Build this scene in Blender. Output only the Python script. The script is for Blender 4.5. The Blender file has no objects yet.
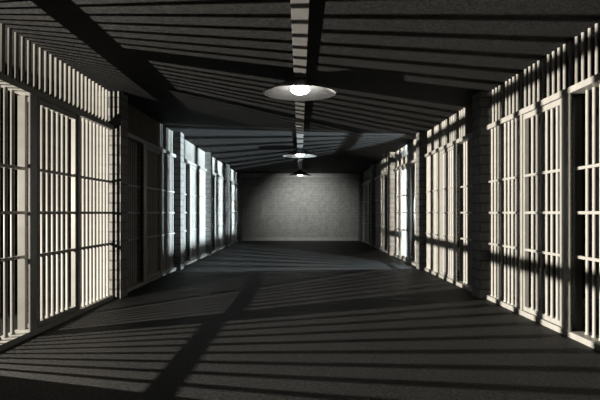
import bpy, bmesh, math, random
from mathutils import Vector, Matrix
random.seed(7)
S = bpy.context.scene
COL = S.collection

# ------------------------------------------------------------------ sizes (metres)
EYE, CEIL, W = 1.15, 2.77, 2.5          # eye height, ceiling, half width to the grille plane
PITCH = 3.69                             # one cell plus one pillar
Y0 = 3.95                                # where the first visible cell begins
CELL = 3.38                              # clear length of one cell front
PIL = 0.31                               # pillar length along the corridor
END = 22.60                              # far wall
FOCAL = 550.0                            # pixels at 600 wide

# ------------------------------------------------------------------ materials
def mat(name):
    m = bpy.data.materials.new(name); m.use_nodes = True
    nt = m.node_tree
    return m, nt, nt.nodes, nt.links, nt.nodes['Principled BSDF']

def noise_paint(name, c1, c2, scale, rough, metallic=0.0, bump=0.0, bscale=60, spec=0.5):
    m, nt, N, L, P = mat(name)
    tc = N.new('ShaderNodeTexCoord')
    n = N.new('ShaderNodeTexNoise'); n.inputs['Scale'].default_value = scale; n.inputs['Detail'].default_value = 5
    r = N.new('ShaderNodeValToRGB')
    r.color_ramp.elements[0].position = .35; r.color_ramp.elements[0].color = (*c1, 1)
    r.color_ramp.elements[1].position = .68; r.color_ramp.elements[1].color = (*c2, 1)
    L.new(tc.outputs['Object'], n.inputs['Vector']); L.new(n.outputs['Fac'], r.inputs['Fac'])
    L.new(r.outputs['Color'], P.inputs['Base Color'])
    P.inputs['Roughness'].default_value = rough; P.inputs['Metallic'].default_value = metallic
    P.inputs['Specular IOR Level'].default_value = spec
    if bump:
        n2 = N.new('ShaderNodeTexNoise'); n2.inputs['Scale'].default_value = bscale; n2.inputs['Detail'].default_value = 4
        b = N.new('ShaderNodeBump'); b.inputs['Strength'].default_value = bump; b.inputs['Distance'].default_value = .0
        L.new(tc.outputs['Object'], n2.inputs['Vector']); L.new(n2.outputs['Fac'], b.inputs['Height'])
        L.new(b.outputs['Normal'], P.inputs['Normal'])
    return m

def brick(name, c1, c2, mortar, bw, bh, ms, rough=.75, bump=.5):
    m, nt, N, L, P = mat(name)
    uv = N.new('ShaderNodeTexCoord')
    b = N.new('ShaderNodeTexBrick')
    b.inputs['Scale'].default_value = 1; b.inputs['Brick Width'].default_value = bw; b.inputs['Row Height'].default_value = bh
    b.inputs['Mortar Size'].default_value = ms; b.inputs['Mortar Smooth'].default_value = .15; b.inputs['Bias'].default_value = 0
    b.inputs['Color1'].default_value = (*c1, 1); b.inputs['Color2'].default_value = (*c2, 1); b.inputs['Mortar'].default_value = (*mortar, 1)
    L.new(uv.outputs['UV'], b.inputs['Vector'])
    n = N.new('ShaderNodeTexNoise'); n.inputs['Scale'].default_value = 9; n.inputs['Detail'].default_value = 6
    L.new(uv.outputs['Object'], n.inputs['Vector'])
    mr = N.new('ShaderNodeMapRange'); mr.inputs['From Min'].default_value = .3; mr.inputs['From Max'].default_value = .7
    mr.inputs['To Min'].default_value = .78; mr.inputs['To Max'].default_value = 1.15
    L.new(n.outputs['Fac'], mr.inputs['Value'])
    mx = N.new('ShaderNodeMix'); mx.data_type = 'RGBA'; mx.blend_type = 'MULTIPLY'; mx.inputs['Factor'].default_value = 1
    L.new(b.outputs['Color'], mx.inputs['A']); L.new(mr.outputs['Result'], mx.inputs['B'])
    L.new(mx.outputs['Result'], P.inputs['Base Color'])
    bp = N.new('ShaderNodeBump'); bp.inputs['Strength'].default_value = bump; bp.inputs['Distance'].default_value = .01; bp.invert = True
    L.new(b.outputs['Fac'], bp.inputs['Height']); L.new(bp.outputs['Normal'], P.inputs['Normal'])
    P.inputs['Roughness'].default_value = rough
    return m

def speckle(name, c1, c2, rough, scale, bump, spec):
    # worn dark screed / plaster: fine speckle over broad patches
    m, nt, N, L, P = mat(name)
    tc = N.new('ShaderNodeTexCoord')
    a = N.new('ShaderNodeTexNoise'); a.inputs['Scale'].default_value = scale; a.inputs['Detail'].default_value = 3; a.inputs['Roughness'].default_value = .7
    b = N.new('ShaderNodeTexNoise'); b.inputs['Scale'].default_value = 1.3; b.inputs['Detail'].default_value = 4
    L.new(tc.outputs['Object'], a.inputs['Vector']); L.new(tc.outputs['Object'], b.inputs['Vector'])
    ra = N.new('ShaderNodeValToRGB')
    ra.color_ramp.elements[0].position = .43; ra.color_ramp.elements[0].color = (*c1, 1)
    ra.color_ramp.elements[1].position = .60; ra.color_ramp.elements[1].color = (*c2, 1)
    L.new(a.outputs['Fac'], ra.inputs['Fac'])
    mr = N.new('ShaderNodeMapRange'); mr.inputs['From Min'].default_value = .3; mr.inputs['From Max'].default_value = .7
    mr.inputs['To Min'].default_value = .85; mr.inputs['To Max'].default_value = 1.12
    L.new(b.outputs['Fac'], mr.inputs['Value'])
    mx = N.new('ShaderNodeMix'); mx.data_type = 'RGBA'; mx.blend_type = 'MULTIPLY'; mx.inputs['Factor'].default_value = 1
    L.new(ra.outputs['Color'], mx.inputs['A']); L.new(mr.outputs['Result'], mx.inputs['B'])
    L.new(mx.outputs['Result'], P.inputs['Base Color'])
    bp = N.new('ShaderNodeBump'); bp.inputs['Strength'].default_value = bump; bp.inputs['Distance'].default_value = .01
    L.new(a.outputs['Fac'], bp.inputs['Height']); L.new(bp.outputs['Normal'], P.inputs['Normal'])
    P.inputs['Roughness'].default_value = rough; P.inputs['Specular IOR Level'].default_value = spec
    return m

M_BAR = noise_paint('bar_paint', (.200, .194, .178), (.228, .221, .203), 9, .42, spec=.35)
M_FLOOR = speckle('dark_screed', (.0016, .0016, .0015), (.0255, .0248, .0238), .62, 42, .5, .13)
M_CEIL = speckle('dark_plaster', (.003, .003, .0029), (.0185, .018, .0174), .8, 42, .4, .15)
M_PIL = brick('pillar_block', (.10, .098, .092), (.12, .118, .112), (.045, .044, .042), .30, .128, .012)
M_END = brick('end_wall_block', (.165, .162, .153), (.18, .178, .168), (.135, .133, .125), .30, .115, .009)
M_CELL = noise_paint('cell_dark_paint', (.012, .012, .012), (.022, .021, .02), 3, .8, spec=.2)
M_TRIM = noise_paint('trim_paint', (.20, .198, .19), (.25, .245, .235), 8, .5)
M_TRAY = noise_paint('tray_paint', (.11, .107, .102), (.135, .132, .126), 10, .5)
M_SHADE = noise_paint('shade_black_enamel', (.012, .012, .012), (.02, .02, .02), 6, .35)

def make_reflector():
    m, nt, N, L, P = mat('shade_brushed_inside')
    tc = N.new('ShaderNodeTexCoord')
    n = N.new('ShaderNodeTexNoise'); n.inputs['Scale'].default_value = 25
    L.new(tc.outputs['Object'], n.inputs['Vector'])
    mr = N.new('ShaderNodeMapRange'); mr.inputs['To Min'].default_value = .26; mr.inputs['To Max'].default_value = .36
    L.new(n.outputs['Fac'], mr.inputs['Value']); L.new(mr.outputs['Result'], P.inputs['Roughness'])
    P.inputs['Base Color'].default_value = (.64, .63, .61, 1); P.inputs['Metallic'].default_value = .7
    t = N.new('ShaderNodeTangent'); t.direction_type = 'RADIAL'; t.axis = 'Z'
    P.inputs['Anisotropic'].default_value = .8; L.new(t.outputs['Tangent'], P.inputs['Tangent'])
    return m
M_REFL = make_reflector()
def make_bulb(strength):
    m, nt, N, L, P = mat('lit_bulb')
    P.inputs['Base Color'].default_value = (.9, .9, .88, 1)
    P.inputs['Emission Color'].default_value = (1, .98, .94, 1)
    P.inputs['Emission Strength'].default_value = strength
    return m
M_BULB = make_bulb(30)

# ------------------------------------------------------------------ mesh helpers
def box_bm(bm, x0, x1, y0, y1, z0, z1):
    x0, x1 = min(x0, x1), max(x0, x1)
    v = [bm.verts.new(p) for p in ((x0,y0,z0),(x1,y0,z0),(x1,y1,z0),(x0,y1,z0),(x0,y0,z1),(x1,y0,z1),(x1,y1,z1),(x0,y1,z1))]
    for f in ((0,3,2,1),(4,5,6,7),(0,1,5,4),(1,2,6,5),(2,3,7,6),(3,0,4,7)):
        bm.faces.new([v[i] for i in f])

def uv_box(bm):
    uv = bm.loops.layers.uv.new('UVMap')
    for f in bm.faces:
        n = f.normal
        for l in f.loops:
            c = l.vert.co
            if abs(n.z) > .7: l[uv].uv = (c.x, c.y)
            elif abs(n.y) > .7: l[uv].uv = (c.x, c.z)
            else: l[uv].uv = (c.y, c.z)

def lathe_bm(bm, prof, seg=48, cx=0, cy=0, cz=0, closed=False):
    rings = []
    for r, z in prof:
        if r < 1e-6: rings.append([bm.verts.new((cx, cy, cz+z))])
        else: rings.append([bm.verts.new((cx+r*math.cos(2*math.pi*i/seg), cy+r*math.sin(2*math.pi*i/seg), cz+z)) for i in range(seg)])
    pairs = list(zip(rings, rings[1:]))
    if closed: pairs.append((rings[-1], rings[0]))
    for a, b in pairs:
        for i in range(seg):
            j = (i+1) % seg
            if len(a) == 1 and len(b) == 1: continue
            if len(a) == 1: bm.faces.new((a[0], b[j], b[i]))
            elif len(b) == 1: bm.faces.new((a[i], a[j], b[0]))
            else: bm.faces.new((a[i], a[j], b[j], b[i]))

def finish(bm, name, m, bevel=0.0, uv=False, smooth=False):
    bmesh.ops.recalc_face_normals(bm, faces=bm.faces)
    if bevel:
        bmesh.ops.bevel(bm, geom=list(bm.edges), offset=bevel, segments=2, profile=.7, affect='EDGES', clamp_overlap=True)
        bmesh.ops.recalc_face_normals(bm, faces=bm.faces)
    bm.normal_update()
    if uv: uv_box(bm)
    me = bpy.data.meshes.new(name); bm.to_mesh(me); bm.free()
    if smooth:
        for p in me.polygons: p.use_smooth = True
        me.set_sharp_from_angle(angle=math.radians(40))
    me.materials.append(m)
    return me

def link(name, me, parent=None, loc=(0,0,0)):
    o = bpy.data.objects.new(name, me); COL.objects.link(o)
    o.location = loc
    if parent: o.parent = parent
    return o

def box_mesh(name, m, x0, x1, y0, y1, z0, z1, bevel=0.0, uv=False):
    bm = bmesh.new(); box_bm(bm, x0, x1, y0, y1, z0, z1)
    return finish(bm, name, m, bevel, uv)

def tag(o, label, cat=None, group=None, kind=None):
    o['label'] = label
    if cat: o['category'] = cat
    if group: o['group'] = group
    if kind: o['kind'] = kind
    return o

def thing(name, loc, label, cat, group=None):
    o = bpy.data.objects.new(name, None); COL.objects.link(o); o.location = loc
    o.empty_display_size = .2
    return tag(o, label, cat, group)

def structure(name, me, label, cat):
    return tag(link(name, me), label, cat, kind='structure')

# ------------------------------------------------------------------ the room
DEEP = 5.6                                # cells reach this far from the corridor axis
BACK = -1.2                               # wall behind the camera
structure('floor', box_mesh('floor', M_FLOOR, -DEEP, DEEP, BACK, END+.3, -.2, 0), 'dark speckled screed floor of the corridor, crossed by bar shadows', 'floor')
structure('ceiling', box_mesh('ceiling', M_CEIL, -DEEP, DEEP, BACK, END+.3, CEIL, CEIL+.2), 'dark rough plaster ceiling striped by bar shadows', 'ceiling')
structure('wall_end', box_mesh('wall_end', M_END, -DEEP, DEEP, END, END+.3, 0, CEIL, uv=True), 'grey painted block wall closing the far end of the corridor', 'wall')
structure('wall_rear', box_mesh('wall_rear', M_END, -DEEP, DEEP, BACK-.3, BACK, 0, CEIL, uv=True), 'grey block wall closing the near end of the corridor', 'wall')
for s, side in ((-1, 'left'), (1, 'right')):
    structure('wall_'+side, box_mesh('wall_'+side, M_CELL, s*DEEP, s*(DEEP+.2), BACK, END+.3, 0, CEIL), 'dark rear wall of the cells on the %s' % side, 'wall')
    structure('wall_%s_near' % side, box_mesh('wall_near', M_PIL, s*W, s*(W+.2), BACK, Y0-PIL, 0, CEIL, uv=True), 'block wall beside the camera on the %s' % side, 'wall')
structure('baseboard_end', box_mesh('baseboard_end', M_TRIM, -2.385, 2.385, END-.025, END, 0, .13, bevel=.004), 'pale baseboard along the foot of the far wall', 'baseboard')
structure('trim_1', box_mesh('trim', M_TRIM, -2.385, 2.385, END-.02, END, CEIL-.16, CEIL, bevel=.004), 'pale band along the top of the far wall', 'trim')

ORD = ['first', 'second', 'third', 'fourth', 'fifth', 'sixth']
for s, side in ((-1, 'left'), (1, 'right')):
    for k in range(6):
        y = Y0 - PIL + PITCH*k
        y1 = y + PIL if k < 5 else END
        structure('brick_pillar', box_mesh('pillar', M_PIL, s*2.39, s*2.70, y, y1, 0, CEIL, bevel=.006, uv=True),
                  'block pillar standing between cell fronts, %s along the %s side' % (ORD[k], side), 'pillar')
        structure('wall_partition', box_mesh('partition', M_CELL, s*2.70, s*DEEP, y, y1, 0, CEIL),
                  'dark partition wall behind the %s pillar along the %s side' % (ORD[k], side), 'wall')

# ------------------------------------------------------------------ cell fronts
BR = .0175
def bar_mesh(name, z0, z1, r=BR):
    h = z1 - z0
    bm = bmesh.new()
    lathe_bm(bm, [(0,0),(r*1.4,0),(r*1.4,.012),(r,.022),(r,h),(0,h)], seg=14)
    return finish(bm, name, M_BAR, smooth=True)
SILL, HB, HT = .055, 2.25, 2.31
ME_UP = bar_mesh('upper_bar', HT, CEIL)
ME_FIX = bar_mesh('fixed_bar', SILL, HB)
ME_DOOR = bar_mesh('door_bar', .105, 2.19)
bm = bmesh.new()                                               # spacer stud between the jamb's two plates
lathe_bm(bm, [(0,-.039),(.004,-.039),(.004,-.012),(.008,-.008),(.008,.008),(.004,.012),(.004,.039),(0,.039)], seg=12)
bmesh.ops.rotate(bm, verts=bm.verts, cent=(0,0,0), matrix=Matrix.Rotation(math.pi/2, 3, 'Y'))
ME_STUD = finish(bm, 'stud', M_BAR, smooth=True)
RAILS = (.74, 1.15, 1.56)
SPACE = .115

def cell_front(s, k, label):
    """Origin of the thing: floor point at the near end of the cell front, on the grille plane."""
    root = thing('cell_front', (s*W, Y0+PITCH*k, 0), label, 'cell front', 'barred cell fronts along the corridor')
    X = lambda x: s*(x-W)                                     # distance from the axis -> local x
    def b(name, x0, x1, u0, u1, z0, z1, bev=.004, m=M_BAR):
        return link(name, box_mesh(name, m, X(x0), X(x1), u0, u1, z0, z1, bevel=bev), root)
    b('sill', 2.48, 2.66, 0, CELL, 0, SILL)
    b('header', 2.48, 2.62, 0, CELL, HB, HT)
    bm = bmesh.new()                                          # jamb: thin front plate, back post, spacers between
    box_bm(bm, X(2.485), X(2.502), 1.118, 1.245, SILL, HB)
    box_bm(bm, X(2.575), X(2.645), 1.20, 1.25, SILL, HB)
    for z in (.09, 2.21):
        box_bm(bm, X(2.50), X(2.577), 1.212, 1.24, z-.02, z+.02)
    link('jamb', finish(bm, 'jamb', M_BAR, bevel=.004), root)
    b('jamb', 2.485, 2.545, 2.215, 2.268, SILL, HB, .005)
    for i in range(34):                                        # studs down the near edge of the jamb
        link('stud', ME_STUD, root, (X(2.5385), 1.225, .15+i*.062))
    n = 0
    while 3.30 - SPACE*n > .04:
        link('upper_bar', ME_UP, root, (X(2.55), 3.30-SPACE*n, HT)); n += 1
    u = .994
    while u > .04:
        link('fixed_bar', ME_FIX, root, (X(2.585), u, SILL)); u -= SPACE
    u = 2.36
    while u < 3.36:
        link('fixed_bar', ME_FIX, root, (X(2.53), u, SILL)); u += SPACE
    for z in RAILS:
        b('cross_rail', 2.563, 2.605, 0, 1.20, z-.014, z+.014, .003)
        b('cross_rail', 2.508, 2.552, 2.268, CELL, z-.014, z+.014, .003)
    return root

def add_door(front, s, k):
    u0, u1 = 1.30, 2.20
    root = bpy.data.objects.new('door', None); COL.objects.link(root)
    root.parent = front; root.location = (0, u0, SILL); root.empty_display_size = .1
    X = lambda x: s*(x-W)
    def b(name, x0, x1, a0, a1, z0, z1, bev=.004, m=M_BAR):
        return link(name, box_mesh(name, m, X(x0), X(x1), a0-u0, a1-u0, z0-SILL, z1-SILL, bevel=bev), root)
    b('stile', 2.497, 2.522, u0, u0+.04, .06, 2.245)
    b('stile', 2.497, 2.545, u1-.035, u1, .06, 2.245)
    b('bottom_rail', 2.497, 2.545, u0+.04, u1-.035, .06, .108)
    b('top_rail', 2.497, 2.545, u0+.04, u1-.035, 2.187, 2.245)
    for i in range(6):
        link('door_bar', ME_DOOR, root, (X(2.521), .130+i*SPACE, .105-SILL))
    for z in RAILS:
        b('cross_rail', 2.499, 2.543, u0+.04, u1-.035, z-.014, z+.014, .003)
    for z in ((.70, 1.76) if (s, k) == (1, 2) else ()):                                      # hinge barrels against the jamb
        bm = bmesh.new()
        lathe_bm(bm, [(0,-.055),(.011,-.055),(.014,-.05),(.014,.05),(.011,.055),(0,.055)], seg=16, cx=X(2.482), cy=-.004, cz=z-SILL)
        box_bm(bm, X(2.489), X(2.498), -.003, .036, z-SILL-.04, z-SILL+.04)
        link('hinge', finish(bm, 'hinge', M_BAR, smooth=True), root)

FRONT = {
 (-1,0): 'cream barred cell front glaring bright at the left picture edge, before the left first pillar',
 (-1,1): 'barred cell front in deep shadow just beyond the bright left one',
 (-1,2): 'blue-lit barred cell front on the left, the first after the shadowed one',
 (-1,3): 'blue-lit barred cell front on the left, second after the shadowed one',
 (-1,4): 'brightly lit last barred cell front on the left, against the far wall',
 (1,0): 'cream barred cell front cut off by the right picture edge, its header and sill shining',
 (1,1): 'barred cell front in broad cream light strips, second along the right side',
 (1,2): 'brilliant white-lit barred cell front on the right, beyond the black pillar',
 (1,3): 'dim barred cell front on the right, just past the white-lit one',
 (1,4): 'dim last barred cell front on the right, against the far wall',
}
for k in range(5):
    for s in (-1, 1):
        add_door(cell_front(s, k, FRONT[s, k]), s, k)

# ------------------------------------------------------------------ cable tray and pendant lamps
LAMPS = (6.35, 13.35, 20.4)
tray = thing('cable_tray', (0, BACK, CEIL-.002), 'long pale flat cable tray running down the middle of the ceiling above the lamps', 'cable tray')
link('channel', box_mesh('channel', M_TRAY, -.07, .07, 0, LAMPS[2]-BACK+.1, -.045, 0, bevel=.004), tray)
for i in range(7):
    yy = 1.0 + i*3.4
    if yy < LAMPS[2]-BACK: link('strap', box_mesh('strap', M_TRAY, -.078, .078, yy, yy+.04, -.05, -.002, bevel=.002), tray)

def lathe_part(name, prof, m, parent, closed=False):
    bm = bmesh.new(); lathe_bm(bm, prof, seg=64, closed=closed)
    return link(name, finish(bm, name, m, smooth=True), parent)

RIM, RZ = .425, 2.53
LL = ['wide black pendant lamp with a bright inside, nearest of the three on the ceiling',
      'middle black pendant lamp of the three, its bulb glowing white',
      'small far black pendant lamp hanging before the end wall']
for i, y in enumerate(LAMPS):
    root = thing('pendant_lamp', (0, y, RZ), LL[i], 'lamp', 'pendant lamps along the ceiling')
    top = CEIL-.055-RZ
    lathe_part('mount', [(0,top),(.078,top),(.078,top-.012),(.06,top-.02),(.05,.15),(0,.15)], M_TRAY, root)
    lathe_part('shade', [(.055,.172),(.085,.165),(.15,.138),(.30,.062),(RIM,.004),(RIM+.004,.0),(RIM,-.004),(RIM-.012,.0),
                         (.30,.055),(.15,.130),(.085,.156),(.055,.160)], M_SHADE, root, closed=True)
    lathe_part('reflector', [(RIM-.013,-.0035),(.30,.051),(.15,.126),(.085,.151),(.03,.157),(.03,.154),(.085,.148),(.15,.122),(.30,.047),(RIM-.013,-.0065)], M_REFL, root, closed=True)
    bprof = [(0,-.015)] + [(.11*math.sin(a), .045-.06*math.cos(a)) for a in [math.radians(d) for d in range(15,140,12)]] + [(.030,.115),(.030,.150),(0,.150)]
    lathe_part('bulb', bprof, M_BULB, root)

# ------------------------------------------------------------------ lights
def spot(name, loc, aim, energy, color, half, blend, radius):
    l = bpy.data.lights.new(name, 'SPOT'); l.energy = energy; l.color = color
    l.spot_size = 2*math.radians(half); l.spot_blend = blend; l.shadow_soft_size = radius
    o = bpy.data.objects.new(name, l); COL.objects.link(o); o.location = loc
    o.rotation_euler = (Vector(aim)-Vector(loc)).to_track_quat('-Z', 'Y').to_euler()
    return o
def even(l, strength=1.0):
    # a light whose beam carries evenly down its throw
    l.use_nodes = True
    N, L = l.node_tree.nodes, l.node_tree.links
    f = N.new('ShaderNodeLightFalloff'); f.inputs['Strength'].default_value = strength
    L.new(f.outputs['Constant'], N['Emission'].inputs['Strength'])
WARM, COOL = (1, .93, .82), (.78, .92, 1)
even(spot('cell_spot', (-3.85, 4.46, 1.295), (0, 4.46, 1.295), 180, WARM, 74, .06, .010).data)
even(spot('cell_spot', (2.985, 11.49, 1.225), (0, 11.49, 1.225), 260, COOL, 63, .04, .012).data)
even(spot('cell_spot', (-2.8, 18.8, 1.3), (-2.53, 21.5, 1.3), 200, WARM, 14, .2, .012).data)  # added narrow spot, aimed along the last left bars to brighten them
o = spot('cell_spot', (2.985, 11.49, 1.225), (2.985-.174, 11.49+.985, 1.225), 420, COOL, 48, .05, .012)
o.scale = (.165, 1, 1)                        # added second beam, slot-shaped to brighten only this cell's bars
even(o.data)
spot('bulb_light', (0, LAMPS[2], RZ-.075), (.25, END, 1.15), 390, (.97, 1, .96), 52, 1, .05)  # spot at the far lamp, tilted to put a glow on the end wall
for y, e in zip(LAMPS[:2], (3, 3)):
    spot('bulb_light', (0, y, RZ-.075), (0, y, 0), e, (1, .97, .92), 86, 1, .05)

w = bpy.data.worlds.new('World'); S.world = w; w.use_nodes = True
w.node_tree.nodes['Background'].inputs['Color'].default_value = (.5, .55, .6, 1)
w.node_tree.nodes['Background'].inputs['Strength'].default_value = .0

# ------------------------------------------------------------------ camera
c = bpy.data.cameras.new('Camera'); cam = bpy.data.objects.new('Camera', c); COL.objects.link(cam)
cam.location = (0, 0, EYE); cam.rotation_euler = (math.pi/2, 0, 0)
c.sensor_fit = 'HORIZONTAL'; c.sensor_width = 36; c.lens = 36*FOCAL/600
c.shift_y = 12.7/600; c.clip_start = .05
S.camera = cam
S.view_settings.view_transform = 'Standard'; S.view_settings.look = 'None'
S.view_settings.exposure = 0.0; S.view_settings.gamma = 1; S.view_settings.use_curve_mapping = False
